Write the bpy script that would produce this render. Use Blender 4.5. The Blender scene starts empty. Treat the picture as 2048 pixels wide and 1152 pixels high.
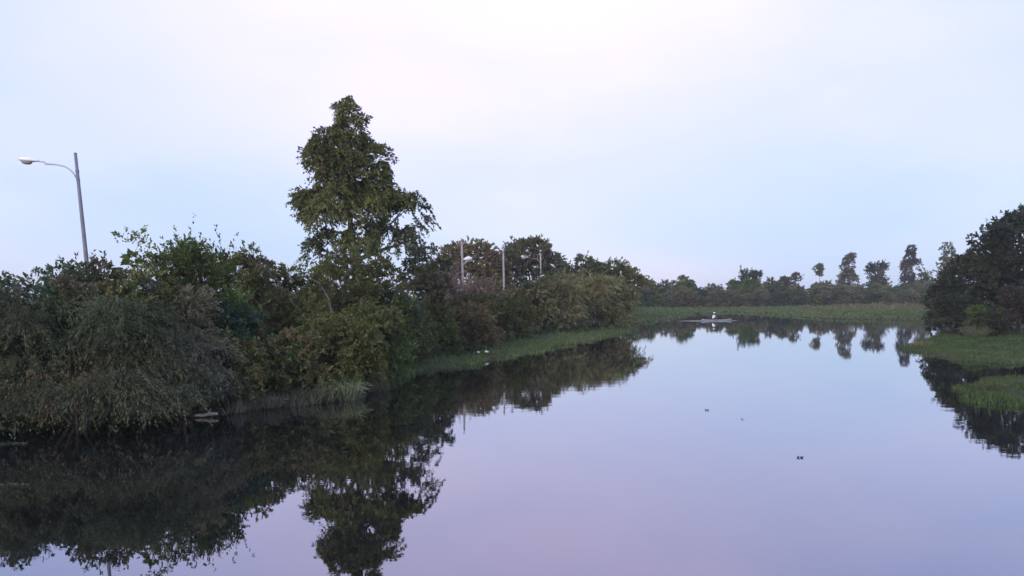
import bpy, bmesh, math
import numpy as np
from mathutils import Vector

scene = bpy.context.scene
COL = scene.collection
R = math.radians

# ---------------------------------------------------------------- camera
cam_data = bpy.data.cameras.new('camera')
cam = bpy.data.objects.new('camera', cam_data)
COL.objects.link(cam)
cam.location = (0, 0, 4.2)
cam.rotation_euler = (R(90 - 7.0), R(0.3), 0)
cam_data.sensor_width = 36
cam_data.lens = 36 * 1440 / 2048
cam_data.shift_y = 192 / 2048
cam_data.clip_start = 0.1
cam_data.clip_end = 9000
scene.camera = cam

# ---------------------------------------------------------------- sky
SUN_EL, SUN_AZ = 14.0, 205.0          # weak afterglow behind the camera
world = bpy.data.worlds.new('World')
scene.world = world
world.use_nodes = True
nt = world.node_tree
nt.nodes.clear()
N = nt.nodes.new
Lk = nt.links.new
out = N('ShaderNodeOutputWorld')
bg = N('ShaderNodeBackground')
Lk(bg.outputs[0], out.inputs[0])
sky = N('ShaderNodeTexSky')
sky.sky_type = 'NISHITA'
sky.sun_disc = False
sky.sun_elevation = R(SUN_EL)
sky.sun_rotation = R(SUN_AZ)
skm = N('ShaderNodeVectorMath'); skm.operation = 'SCALE'; skm.inputs['Scale'].default_value = 0.10
Lk(sky.outputs[0], skm.inputs[0])
tc = N('ShaderNodeTexCoord')
sep = N('ShaderNodeSeparateXYZ'); Lk(tc.outputs['Generated'], sep.inputs[0])
ramp = N('ShaderNodeValToRGB')      # veil of thin cloud, by height above the horizon
Lk(sep.outputs['Z'], ramp.inputs[0])
stops = [(0.0, (0.66, 0.77, 1.02)), (0.08, (0.62, 0.80, 1.14)), (0.17, (0.66, 0.82, 1.32)),
         (0.27, (0.73, 0.86, 1.45)), (0.40, (0.80, 0.92, 1.70)), (1.0, (0.80, 0.92, 1.6))]
el = ramp.color_ramp.elements
while len(el) < len(stops):
    el.new(0.5)
for e, (p, c) in zip(el, stops):
    e.position = p
    e.color = (*c, 1)
mp = N('ShaderNodeMapping'); Lk(tc.outputs['Generated'], mp.inputs[0])
mp.inputs['Scale'].default_value = (1.0, 1.0, 2.4)
mp.inputs['Location'].default_value = (0.35, 0.1, 0.2)
n1 = N('ShaderNodeTexNoise'); n1.inputs['Scale'].default_value = 2.3; n1.inputs['Detail'].default_value = 3
n1.inputs['Roughness'].default_value = 0.45
Lk(mp.outputs[0], n1.inputs['Vector'])
r1 = N('ShaderNodeMapRange'); r1.interpolation_type = 'SMOOTHSTEP'
r1.inputs['From Min'].default_value = 0.36; r1.inputs['From Max'].default_value = 0.68
Lk(n1.outputs[0], r1.inputs[0])
# the thin cloud is brightest and pinkest low in front, with fainter patches all round
dt = N('ShaderNodeVectorMath'); dt.operation = 'DOT_PRODUCT'
Lk(tc.outputs['Generated'], dt.inputs[0]); dt.inputs[1].default_value = (0.02, 0.905, 0.425)
gl = N('ShaderNodeMapRange'); gl.interpolation_type = 'SMOOTHSTEP'
gl.inputs['From Min'].default_value = 0.86; gl.inputs['From Max'].default_value = 1.0
Lk(dt.outputs['Value'], gl.inputs[0])
ga = N('ShaderNodeMath'); ga.operation = 'MULTIPLY_ADD'; ga.inputs[1].default_value = 0.62; ga.inputs[2].default_value = 0.0
Lk(gl.outputs[0], ga.inputs[0])
gb = N('ShaderNodeMath'); gb.operation = 'MULTIPLY_ADD'; gb.inputs[1].default_value = 0.42; gb.use_clamp = True
Lk(r1.outputs[0], gb.inputs[0]); Lk(ga.outputs[0], gb.inputs[2])
pink = N('ShaderNodeMix'); pink.data_type = 'RGBA'; pink.blend_type = 'MULTIPLY'
Lk(gb.outputs[0], pink.inputs[0])
Lk(ramp.outputs[0], pink.inputs[6])
pink.inputs[7].default_value = (1.58, 1.225, 1.05, 1)
mixs = N('ShaderNodeMix'); mixs.data_type = 'RGBA'; mixs.inputs[0].default_value = 0.9
Lk(skm.outputs[0], mixs.inputs[6]); Lk(pink.outputs[2], mixs.inputs[7])
Lk(mixs.outputs[2], bg.inputs[0])
bg.inputs[1].default_value = 0.707

sun_d = bpy.data.lights.new('sun', 'SUN')
sun_d.energy = 1.5
sun_d.angle = R(25)
sun_d.color = (1.0, 0.88, 0.70)
sun = bpy.data.objects.new('sun', sun_d)
COL.objects.link(sun)
az = R(SUN_AZ)
sdir = Vector((math.sin(az) * math.cos(R(SUN_EL)), math.cos(az) * math.cos(R(SUN_EL)), math.sin(R(SUN_EL))))
sun.rotation_euler = sdir.to_track_quat('Z', 'Y').to_euler()

scene.view_settings.view_transform = 'Standard'
scene.view_settings.look = 'None'
scene.view_settings.exposure = 0.5
scene.view_settings.gamma = 1.0
scene.view_settings.use_curve_mapping = False

# ---------------------------------------------------------------- materials
def mat(name):
    m = bpy.data.materials.new(name)
    m.use_nodes = True
    return m, m.node_tree, m.node_tree.nodes['Principled BSDF']

def plain(name, col, rough=0.7, var=0.25, scale=6.0, metal=0.0):
    m, t, b = mat(name)
    tcn = t.nodes.new('ShaderNodeTexCoord')
    n = t.nodes.new('ShaderNodeTexNoise'); n.inputs['Scale'].default_value = scale; n.inputs['Detail'].default_value = 5
    t.links.new(tcn.outputs['Object'], n.inputs['Vector'])
    r = t.nodes.new('ShaderNodeValToRGB')
    r.color_ramp.elements[0].position = 0.3; r.color_ramp.elements[1].position = 0.7
    r.color_ramp.elements[0].color = (*[c * (1 - var) for c in col], 1)
    r.color_ramp.elements[1].color = (*[min(1, c * (1 + var)) for c in col], 1)
    t.links.new(n.outputs[0], r.inputs[0]); t.links.new(r.outputs[0], b.inputs['Base Color'])
    b.inputs['Roughness'].default_value = rough
    b.inputs['Metallic'].default_value = metal
    return m

def leaf_material():
    m = bpy.data.materials.new('leaf'); m.use_nodes = True
    t = m.node_tree; t.nodes.clear()
    o = t.nodes.new('ShaderNodeOutputMaterial')
    a = t.nodes.new('ShaderNodeAttribute'); a.attribute_name = 'col'
    d = t.nodes.new('ShaderNodeBsdfDiffuse'); tr = t.nodes.new('ShaderNodeBsdfTranslucent')
    g = t.nodes.new('ShaderNodeBsdfGlossy'); g.inputs['Roughness'].default_value = 0.5
    g.inputs['Color'].default_value = (0.6, 0.6, 0.6, 1)
    mx = t.nodes.new('ShaderNodeMixShader'); mx.inputs[0].default_value = 0.30
    mg = t.nodes.new('ShaderNodeMixShader'); mg.inputs[0].default_value = 0.015
    t.links.new(a.outputs['Color'], d.inputs[0]); t.links.new(a.outputs['Color'], tr.inputs[0])
    t.links.new(d.outputs[0], mx.inputs[1]); t.links.new(tr.outputs[0], mx.inputs[2])
    t.links.new(mx.outputs[0], mg.inputs[1]); t.links.new(g.outputs[0], mg.inputs[2])
    t.links.new(mg.outputs[0], o.inputs[0])
    return m

LEAF = leaf_material()
BARK = plain('bark', (0.10, 0.085, 0.065), 0.95, 0.35, 3.0)
PALEBARK = plain('pale_bark', (0.26, 0.22, 0.18), 0.95, 0.3, 3.0)
CONCRETE = plain('post_concrete', (0.34, 0.31, 0.29), 0.9, 0.18, 2.0)
STEEL = plain('post_steel', (0.16, 0.17, 0.19), 0.55, 0.2, 2.0)
ARM = plain('arm_steel', (0.42, 0.42, 0.44), 0.5, 0.1, 2.0)
REDARM = plain('rusty_arm', (0.30, 0.17, 0.14), 0.8, 0.25, 3.0)
HEADM = plain('lamp_housing', (0.80, 0.80, 0.78), 0.45, 0.05, 3.0)
LENS = plain('lamp_lens', (0.30, 0.31, 0.30), 0.2, 0.1, 5.0)
SKIN = plain('skin', (0.28, 0.16, 0.11), 0.6, 0.06, 8.0)
SHIRT = plain('white_cotton', (0.84, 0.84, 0.84), 0.85, 0.04, 9.0)
TROUSER = plain('dark_cloth', (0.015, 0.025, 0.045), 0.9, 0.2, 9.0)
HAIR = plain('dark_hair', (0.015, 0.012, 0.01), 0.7, 0.2, 12.0)
HULL = plain('boat_paint', (0.20, 0.25, 0.29), 0.5, 0.25, 2.5)
WOOD = plain('boat_wood', (0.20, 0.15, 0.10), 0.8, 0.25, 4.0)
DRIFT = plain('driftwood', (0.27, 0.25, 0.22), 0.95, 0.35, 9.0)
SCRAP = plain('white_plastic', (0.75, 0.75, 0.74), 0.6, 0.06, 5.0)

def ground_material():
    m, t, b = mat('earth_and_turf')
    g = t.nodes.new('ShaderNodeNewGeometry')
    n = t.nodes.new('ShaderNodeTexNoise'); n.inputs['Scale'].default_value = 0.12; n.inputs['Detail'].default_value = 8
    t.links.new(g.outputs['Position'], n.inputs['Vector'])
    r = t.nodes.new('ShaderNodeValToRGB')
    e = r.color_ramp.elements
    e[0].position = 0.30; e[0].color = (0.055, 0.052, 0.030, 1)
    e[1].position = 0.72; e[1].color = (0.11, 0.12, 0.05, 1)
    k = e.new(0.5); k.color = (0.075, 0.085, 0.038, 1)
    t.links.new(n.outputs[0], r.inputs[0])
    # bare dark mud below and just above the water line
    s = t.nodes.new('ShaderNodeSeparateXYZ'); t.links.new(g.outputs['Position'], s.inputs[0])
    mr = t.nodes.new('ShaderNodeMapRange'); mr.inputs['From Min'].default_value = 0.02; mr.inputs['From Max'].default_value = 0.16
    t.links.new(s.outputs['Z'], mr.inputs[0])
    mx = t.nodes.new('ShaderNodeMix'); mx.data_type = 'RGBA'
    mx.inputs[6].default_value = (0.035, 0.030, 0.022, 1)
    t.links.new(mr.outputs[0], mx.inputs[0]); t.links.new(r.outputs[0], mx.inputs[7])
    t.links.new(mx.outputs[2], b.inputs['Base Color'])
    b.inputs['Roughness'].default_value = 0.95
    b.inputs['Specular IOR Level'].default_value = 0.1
    bp = t.nodes.new('ShaderNodeBump'); bp.inputs['Strength'].default_value = 0.6; bp.inputs['Distance'].default_value = 0.2
    n2 = t.nodes.new('ShaderNodeTexNoise'); n2.inputs['Scale'].default_value = 2.5; n2.inputs['Detail'].default_value = 6
    t.links.new(g.outputs['Position'], n2.inputs['Vector'])
    t.links.new(n2.outputs[0], bp.inputs['Height']); t.links.new(bp.outputs[0], b.inputs['Normal'])
    return m

def water_material():
    m = bpy.data.materials.new('still_water'); m.use_nodes = True
    t = m.node_tree; t.nodes.clear()
    nn = t.nodes.new; ll = t.links.new
    o = nn('ShaderNodeOutputMaterial')
    g = nn('ShaderNodeNewGeometry')
    # faint long ripples everywhere, stronger where the boat has stirred the water
    mpn = nn('ShaderNodeMapping'); mpn.inputs['Scale'].default_value = (0.55, 1.0, 1.0)
    ll(g.outputs['Position'], mpn.inputs[0])
    a = nn('ShaderNodeTexNoise'); a.inputs['Scale'].default_value = 1.6; a.inputs['Detail'].default_value = 3
    ll(mpn.outputs[0], a.inputs['Vector'])
    c = nn('ShaderNodeTexNoise'); c.inputs['Scale'].default_value = 9.0; c.inputs['Detail'].default_value = 2
    ll(mpn.outputs[0], c.inputs['Vector'])
    mw = nn('ShaderNodeMapping'); mw.vector_type = 'POINT'
    mw.inputs['Location'].default_value = (-31.6 / 5.4, -116.6 / 1.6, 0)
    mw.inputs['Scale'].default_value = (1 / 5.4, 1 / 1.6, 1)
    ll(g.outputs['Position'], mw.inputs[0])
    ln = nn('ShaderNodeVectorMath'); ln.operation = 'LENGTH'; ll(mw.outputs[0], ln.inputs[0])
    wr = nn('ShaderNodeMapRange'); wr.inputs['From Min'].default_value = 1.0; wr.inputs['From Max'].default_value = 0.35
    wr.inputs['To Min'].default_value = 0.0; wr.inputs['To Max'].default_value = 1.0
    ll(ln.outputs['Value'], wr.inputs[0])
    m1 = nn('ShaderNodeMath'); m1.operation = 'MULTIPLY'; m1.inputs[1].default_value = 0.12; ll(c.outputs[0], m1.inputs[0])
    m2 = nn('ShaderNodeMath'); m2.operation = 'ADD'; ll(a.outputs[0], m2.inputs[0]); ll(m1.outputs[0], m2.inputs[1])
    w2 = nn('ShaderNodeMath'); w2.operation = 'MULTIPLY_ADD'
    w2.inputs[1].default_value = 90.0; w2.inputs[2].default_value = 1.0; ll(wr.outputs[0], w2.inputs[0])
    m3 = nn('ShaderNodeMath'); m3.operation = 'MULTIPLY'; ll(m2.outputs[0], m3.inputs[0]); ll(w2.outputs[0], m3.inputs[1])
    lg = nn('ShaderNodeTexNoise'); lg.inputs['Scale'].default_value = 0.045; lg.inputs['Detail'].default_value = 3
    ll(mpn.outputs[0], lg.inputs['Vector'])
    lr = nn('ShaderNodeMapRange'); lr.inputs['From Min'].default_value = 0.42; lr.inputs['From Max'].default_value = 0.68
    lr.inputs['To Min'].default_value = 0.5; lr.inputs['To Max'].default_value = 1.6
    ll(lg.outputs[0], lr.inputs[0])
    ll(lr.outputs[0], w2.inputs[2])
    bp = nn('ShaderNodeBump'); bp.inputs['Strength'].default_value = 1.0; bp.inputs['Distance'].default_value = 0.0020
    ll(m3.outputs[0], bp.inputs['Height'])
    fr = nn('ShaderNodeFresnel'); fr.inputs['IOR'].default_value = 1.33
    pw = nn('ShaderNodeMath'); pw.operation = 'POWER'; pw.inputs[1].default_value = 0.5; ll(fr.outputs[0], pw.inputs[0])
    gl = nn('ShaderNodeBsdfGlossy'); gl.inputs['Roughness'].default_value = 0.012
    gl.inputs['Color'].default_value = (0.98, 0.99, 1.0, 1)
    df = nn('ShaderNodeBsdfDiffuse'); df.inputs['Color'].default_value = (0.006, 0.007, 0.007, 1)
    ll(bp.outputs[0], gl.inputs['Normal'])
    mx = nn('ShaderNodeMixShader')
    ll(pw.outputs[0], mx.inputs[0]); ll(df.outputs[0], mx.inputs[1]); ll(gl.outputs[0], mx.inputs[2])
    ll(mx.outputs[0], o.inputs[0])
    return m

# ---------------------------------------------------------------- helpers
def link(name, mesh, parent=None, material=None, smooth=False):
    o = bpy.data.objects.new(name, mesh)
    COL.objects.link(o)
    if parent is not None:
        o.parent = parent
    if material is not None and not mesh.materials:
        mesh.materials.append(material)
    if smooth:
        mesh.polygons.foreach_set('use_smooth', [True] * len(mesh.polygons))
    return o

def thing(name, label, cat, loc=(0, 0, 0), group=None, rz=0.0):
    o = bpy.data.objects.new(name, None)
    COL.objects.link(o)
    o.empty_display_size = 0.3
    o.location = loc
    o.rotation_euler.z = rz
    tag(o, label, cat, group)
    return o

def tag(o, label, cat, group=None, kind=None):
    if label: o['label'] = label
    if cat: o['category'] = cat
    if group: o['group'] = group
    if kind: o['kind'] = kind
    return o

def quads(name, V, C=None, F=None):
    """mesh of separate quads: V is (n,4,3); C is (n,3)."""
    n = len(V)
    me = bpy.data.meshes.new(name)
    me.vertices.add(n * 4)
    me.vertices.foreach_set('co', np.ascontiguousarray(V, dtype=np.float32).ravel())
    me.loops.add(n * 4)
    me.loops.foreach_set('vertex_index', np.arange(n * 4, dtype=np.int32))
    me.polygons.add(n)
    me.polygons.foreach_set('loop_start', np.arange(0, n * 4, 4, dtype=np.int32))
    if C is not None:
        at_ = me.color_attributes.new('col', 'FLOAT_COLOR', 'POINT')
        c4 = np.ones((n, 4, 4), dtype=np.float32)
        c4[:, :, :3] = C[:, None, :]
        at_.data.foreach_set('color', c4.ravel())
    me.update(calc_edges=True)
    return me

def unit(v):
    return v / np.maximum(np.linalg.norm(v, axis=-1, keepdims=True), 1e-9)

def leaf_quads(rng, P, D, length, width):
    """diamond leaves: base at P, along D"""
    n = len(P)
    D = unit(D)
    W = unit(np.cross(D, rng.normal(size=(n, 3))))
    L_ = np.asarray(length).reshape(-1, 1) * np.ones((n, 1))
    w_ = np.asarray(width).reshape(-1, 1) * np.ones((n, 1)) * 0.5
    mid = P + D * L_ * 0.45
    return np.stack([P, mid + W * w_, P + D * L_, mid - W * w_], axis=1)

class Waves:
    """cheap smooth 3-d noise, about -1..1"""
    def __init__(self, rng, freq, n=10):
        self.k = unit(rng.normal(size=(n, 3))) * freq * rng.uniform(0.6, 1.6, (n, 1))
        self.p = rng.uniform(0, 6.28, n)
    def __call__(self, P):
        return np.cos(P @ self.k.T + self.p).sum(1) / math.sqrt(len(self.p)) / 1.1

def tube_mesh(paths, sides=6):
    """paths: list of (points, radii); one mesh of tapered tubes"""
    V, F = [], []
    for pts, rad in paths:
        pts = np.asarray(pts, float)
        base = len(V)
        n = len(pts)
        for i in range(n):
            d = pts[min(i + 1, n - 1)] - pts[max(i - 1, 0)]
            d = d / max(np.linalg.norm(d), 1e-9)
            a = np.cross(d, (0, 0, 1) if abs(d[2]) < 0.9 else (1, 0, 0)); a /= np.linalg.norm(a)
            b = np.cross(d, a)
            for s in range(sides):
                t = 2 * math.pi * s / sides
                V.append(pts[i] + rad[i] * (math.cos(t) * a + math.sin(t) * b))
        for i in range(n - 1):
            for s in range(sides):
                s2 = (s + 1) % sides
                F.append((base + i * sides + s, base + i * sides + s2, base + (i + 1) * sides + s2, base + (i + 1) * sides + s))
        F.append(tuple(base + s for s in range(sides))[::-1])
        F.append(tuple(base + (n - 1) * sides + s for s in range(sides)))
    me = bpy.data.meshes.new('tube')
    me.from_pydata([tuple(v) for v in V], [], F)
    me.update()
    return me

def curve_pts(rng, a, b, n=6, wob=0.06, sag=0.0):
    a = np.asarray(a, float); b = np.asarray(b, float)
    t = np.linspace(0, 1, n)[:, None]
    p = a + (b - a) * t
    L_ = np.linalg.norm(b - a)
    j = rng.normal(size=(n, 3)) * wob * L_
    j[0] = 0; j[-1] = 0
    p = p + j
    p[:, 2] += sag * L_ * np.sin(t[:, 0] * math.pi)
    return p

# ---------------------------------------------------------------- lake outline and ground
LAKE = np.array([(-19, -80), (-18, 0), (-17.2, 12), (-17.0, 21), (-15.5, 23.3), (-10.9, 24.9), (-9, 26.9), (-6.6, 28.9),
    (-6.2, 33.4), (-6, 38.6), (-2, 44.4), (3, 57.5), (8.9, 72.7), (16.2, 91.4), (15.5, 95), (9, 99), (10, 106), (19.1, 108),
    (30, 133), (39.9, 157), (53, 176), (54.5, 160), (53, 143), (53.2, 123), (61, 114), (61.6, 104), (54, 92), (47.4, 79.4),
    (39.8, 68.6), (30, 54.9), (27.3, 44.7), (29.1, 42.0), (35.1, 41.4), (50, 42), (50, 36.4), (33.6, 36.2), (26.3, 35.7),
    (23.5, 34.8), (19.7, 31.2), (18.5, 28.2), (18.8, 26.1), (23, 21.5), (30, 15), (38, 0), (40, -80)], float)

def lake_sd(P):
    """signed distance to the shore, positive on land"""
    out_d = np.full(len(P), 1e9)
    inside = np.zeros(len(P), bool)
    n = len(LAKE)
    for i in range(n):
        a = LAKE[i]; b = LAKE[(i + 1) % n]
        ab = b - a
        t = np.clip(((P - a) @ ab) / (ab @ ab), 0, 1)
        d = np.hypot(*(P - a - t[:, None] * ab).T)
        out_d = np.minimum(out_d, d)
        c = (a[1] > P[:, 1]) != (b[1] > P[:, 1])
        xi = a[0] + (P[:, 1] - a[1]) / (b[1] - a[1] + 1e-12) * ab[0]
        inside ^= c & (P[:, 0] < xi)
    return np.where(inside, -out_d, out_d)

_rg = np.random.default_rng(5)
_wa = Waves(_rg, 1.1); _wb = Waves(_rg, 0.35); _wc = Waves(_rg, 2.6)
def shore(P):
    Q = np.column_stack([P, np.zeros(len(P))])
    far = np.clip((P[:, 1] - 20) / 80, 0.15, 1)
    return lake_sd(P) + (_wa(Q) * 0.38 + _wc(Q) * 0.22) + _wb(Q) * 0.6 * far
def sstep(a, b, x):
    t = np.clip((x - a) / (b - a), 0, 1)
    return t * t * (3 - 2 * t)
def height(P):
    sd = shore(P)
    Q = np.column_stack([P, np.zeros(len(P))])
    land = 0.13 * (1 - np.exp(-np.maximum(sd, 0) / 0.6)) + 0.55 * sstep(3, 16, sd) + 0.05 * _wa(Q) * sstep(0.5, 4, sd)
    return np.where(sd > 0, land, np.maximum(sd * 0.55, -1.6))
def gz(x, y):
    return float(height(np.array([[x, y]], float))[0])

def axis(parts):
    return np.unique(np.concatenate([np.arange(a, b, s) for a, b, s in parts]))
gx = axis([(-1600, -400, 300), (-400, -60, 40), (-60, -24, 3), (-24, 66, 0.6), (66, 150, 4), (150, 400, 30), (400, 1601, 300)])
gy = axis([(-600, -80, 80), (-80, 10, 5), (10, 70, 0.6), (70, 182, 0.9), (182, 300, 6), (300, 800, 50), (800, 2001, 300)])
GX, GY = np.meshgrid(gx, gy)
PP = np.column_stack([GX.ravel(), GY.ravel()])
ZZ = height(PP)
nx, ny = len(gx), len(gy)
ii = (np.arange(ny - 1)[:, None] * nx + np.arange(nx - 1)[None, :]).ravel()
FF = np.stack([ii, ii + 1, ii + nx + 1, ii + nx], axis=1)
me = bpy.data.meshes.new('ground')
me.vertices.add(len(PP)); me.vertices.foreach_set('co', np.column_stack([PP, ZZ]).astype(np.float32).ravel())
me.loops.add(len(FF) * 4); me.loops.foreach_set('vertex_index', FF.astype(np.int32).ravel())
me.polygons.add(len(FF)); me.polygons.foreach_set('loop_start', np.arange(0, len(FF) * 4, 4, dtype=np.int32))
me.update(calc_edges=True)
ground = link('ground', me, None, ground_material(), smooth=True)
tag(ground, 'low earthy bank around the still lagoon', 'ground', kind='structure')

me = bpy.data.meshes.new('water')
me.from_pydata([(-260, -300, 0), (260, -300, 0), (260, 300, 0), (-260, 300, 0)], [], [(0, 1, 2, 3)])
water = link('water', me, None, water_material())
tag(water, 'still lagoon mirroring lavender dusk sky and dark trees', 'water', kind='structure')

# a lane behind the left bank, which the lamps stand along
lane = [(-30, -5), (-21.5, 20), (-19.6, 29), (-14.3, 50), (-8.2, 72), (-4.4, 87), (-0.8, 101), (4, 122), (6, 160), (2, 240)]
V, F = [], []
for i, (x, y) in enumerate(lane):
    a = lane[max(i - 1, 0)]; b = lane[min(i + 1, len(lane) - 1)]
    d = Vector((b[0] - a[0], b[1] - a[1])).normalized()
    for s in (0.0, 5.0):
        V.append((x - d.y * s, y + d.x * s, 0.93))
for i in range(len(lane) - 1):
    F.append((2 * i, 2 * i + 2, 2 * i + 3, 2 * i + 1))
me = bpy.data.meshes.new('road'); me.from_pydata(V, [], F); me.update()
road = link('road', me, None, plain('lane_earth', (0.12, 0.105, 0.085), 0.95, 0.25, 0.8))
tag(road, 'narrow lane behind the bushes of the left bank', 'road', kind='structure')

# ---------------------------------------------------------------- foliage
def sprigs(rng, O, D, Ls, per, leaf, width, droop, col, spread=0.06, along=0.6, colvar=0.12):
    """leaves set along short curved twigs; O,D origins and directions, Ls lengths"""
    n = len(O)
    t = rng.uniform(0, 1, (n, per))
    L_ = (Ls[:, None] * t)
    P = O[:, None, :] + D[:, None, :] * L_[:, :, None]
    P[:, :, 2] -= droop * L_ ** 2 / np.maximum(Ls[:, None], 1e-6)
    tan = D[:, None, :] * np.ones((n, per, 1))
    tan[:, :, 2] -= 2 * droop * t
    P = P + rng.normal(size=P.shape) * spread * (0.4 + 0.6 * (1 - t))[:, :, None]
    dirs = unit(tan) * along + rng.normal(size=P.shape) * (1 - along) * 0.8
    c = col[:, None, :] * (1 + rng.normal(size=(n, per, 1)) * colvar)
    P = P.reshape(-1, 3); dirs = dirs.reshape(-1, 3); c = np.clip(c.reshape(-1, 3), 0.004, 1)
    m = len(P)
    s = rng.uniform(0.5, 1.45, m)
    return leaf_quads(rng, P, dirs, leaf * s, width * s), c

def palette(rng, n, cols, P=None, freq=0.7, jit=0.14):
    cols = np.array(cols, float)
    if P is None:
        k = rng.integers(0, len(cols), n)
        c = cols[k]
    else:
        w = Waves(rng, freq)(P) * 0.5 + 0.5 + rng.normal(size=n) * 0.16
        w = np.clip(w, 0, 0.999) * (len(cols) - 1)
        k = w.astype(int); f = (w - k)[:, None]
        c = cols[k] * (1 - f) + cols[np.minimum(k + 1, len(cols) - 1)] * f
    return 1.15 * c * (1 + rng.normal(size=(n, 1)) * jit) * (1 + rng.normal(size=(n, 3)) * 0.05)

def crown(rng, lobes, n_sprigs, per, leaf, width, cols, sprig=0.5, droop=0.3, up=0.15, gap=-9.0, gapf=1.6,
          rough=0.22, inner=0, inner_size=0.5, along=0.6, out=1.0, under=0.5, spread=0.06, keep_z=None, mixin=0.0):
    lobes = np.array(lobes, float)      # cx cy cz rx ry rz
    area = (lobes[:, 3] * lobes[:, 5] + lobes[:, 4] * lobes[:, 5] + lobes[:, 3] * lobes[:, 4]) ** 0.85
    k = rng.choice(len(lobes), n_sprigs, p=area / area.sum())
    d = unit(rng.normal(size=(n_sprigs, 3)))
    d[:, 2] = np.where(d[:, 2] < -under, -d[:, 2], d[:, 2])
    fr = 0.55 + 0.45 * rng.uniform(0, 1, n_sprigs) ** 0.6
    wv = Waves(rng, 2.2 / max(0.3, lobes[:, 3].mean()))
    O = lobes[k, :3] + d * lobes[k, 3:6] * fr[:, None]
    bump = 1 + rough * wv(O)
    O = lobes[k, :3] + d * lobes[k, 3:6] * (fr * bump)[:, None]
    gn = Waves(rng, gapf)(O)
    keep = gn > gap
    if keep_z is not None:
        keep &= O[:, 2] > keep_z
    O, d, k = O[keep], d[keep], k[keep]
    n = len(O)
    D = unit(d * out + np.array([0, 0, up]) + rng.normal(size=(n, 3)) * 0.35)
    Ls = sprig * rng.uniform(0.5, 1.3, n)
    shoot = rng.uniform(0, 1, n) < 0.06          # a few long leading shoots
    Ls = np.where(shoot, Ls * 1.9, Ls)
    D[shoot] = unit(D[shoot] + np.array([0, 0, 0.7]))
    c = palette(rng, n, cols, O) * rng.uniform(0.72, 1.32, (len(lobes), 1))[k]
    if mixin > 0:
        alt = (Waves(rng, 1.3)(O) > 0.85) & (rng.uniform(0, 1, n) < mixin)
        c[alt] = palette(rng, int(alt.sum()), MIXED)
    Q, C = sprigs(rng, O, D, Ls, per, leaf, width, droop, c, spread, along)
    if inner:
        ki = rng.choice(len(lobes), inner, p=area / area.sum())
        di = unit(rng.normal(size=(inner, 3)))
        Pi = lobes[ki, :3] + di * lobes[ki, 3:6] * rng.uniform(0.05, 0.6, (inner, 1))
        Qi = leaf_quads(rng, Pi, rng.normal(size=(inner, 3)), inner_size, inner_size * 0.6)
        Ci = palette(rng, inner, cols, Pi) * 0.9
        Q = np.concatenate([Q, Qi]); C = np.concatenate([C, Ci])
    return Q, C

def dome_lobes(rng, hw, h, n=22, depth=None, base=0.0, flat=1.0):
    """shrub: a core and many clumps set over a dome of half width hw and height h"""
    dy = depth or hw
    out_ = [(0, 0, h * 0.40, hw * 0.62, dy * 0.62, h * 0.38)]
    for i in range(n):
        a = i * 2.39996 + rng.uniform(-0.5, 0.5)
        u = (i + 0.5) / n
        s = rng.uniform(0.20, 0.36) * flat
        rz = min(h * 0.17, s * hw) * rng.uniform(0.8, 1.25)
        z = 0.10 * h + (h - rz - 0.10 * h) * u ** 0.9
        rr = math.sqrt(max(0.0, 1 - (z / h) ** 2.4)) * rng.uniform(0.6, 0.92)
        if i == n - 1:
            rr *= 0.4; z = h - rz
        out_.append((math.cos(a) * rr * hw, math.sin(a) * rr * dy, z, s * hw, s * dy, rz))
    return out_

# leaf colours (albedo)
OLIVE = [(0.090, 0.097, 0.028), (0.118, 0.122, 0.042), (0.078, 0.102, 0.032)]
GREYG = [(0.100, 0.100, 0.055), (0.130, 0.125, 0.072), (0.078, 0.092, 0.055)]
TEAL = [(0.040, 0.075, 0.042), (0.056, 0.092, 0.050), (0.070, 0.092, 0.042)]
GREEN = [(0.062, 0.098, 0.024), (0.092, 0.125, 0.034), (0.12, 0.125, 0.042)]
BROWN = [(0.112, 0.094, 0.042), (0.132, 0.114, 0.055), (0.100, 0.102, 0.04)]
ORANGE = [(0.24, 0.135, 0.05), (0.20, 0.125, 0.05), (0.14, 0.11, 0.045)]
DARK = [(0.030, 0.040, 0.026), (0.042, 0.052, 0.030), (0.05, 0.055, 0.030)]
PINKB = [(0.30, 0.20, 0.15), (0.24, 0.165, 0.12), (0.18, 0.135, 0.08)]
FARG = [(0.095, 0.105, 0.056), (0.125, 0.13, 0.064), (0.115, 0.10, 0.062)]

MIXED = [(0.09, 0.10, 0.04), (0.13, 0.105, 0.045), (0.06, 0.085, 0.045), (0.12, 0.12, 0.07), (0.15, 0.105, 0.06)]

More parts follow.
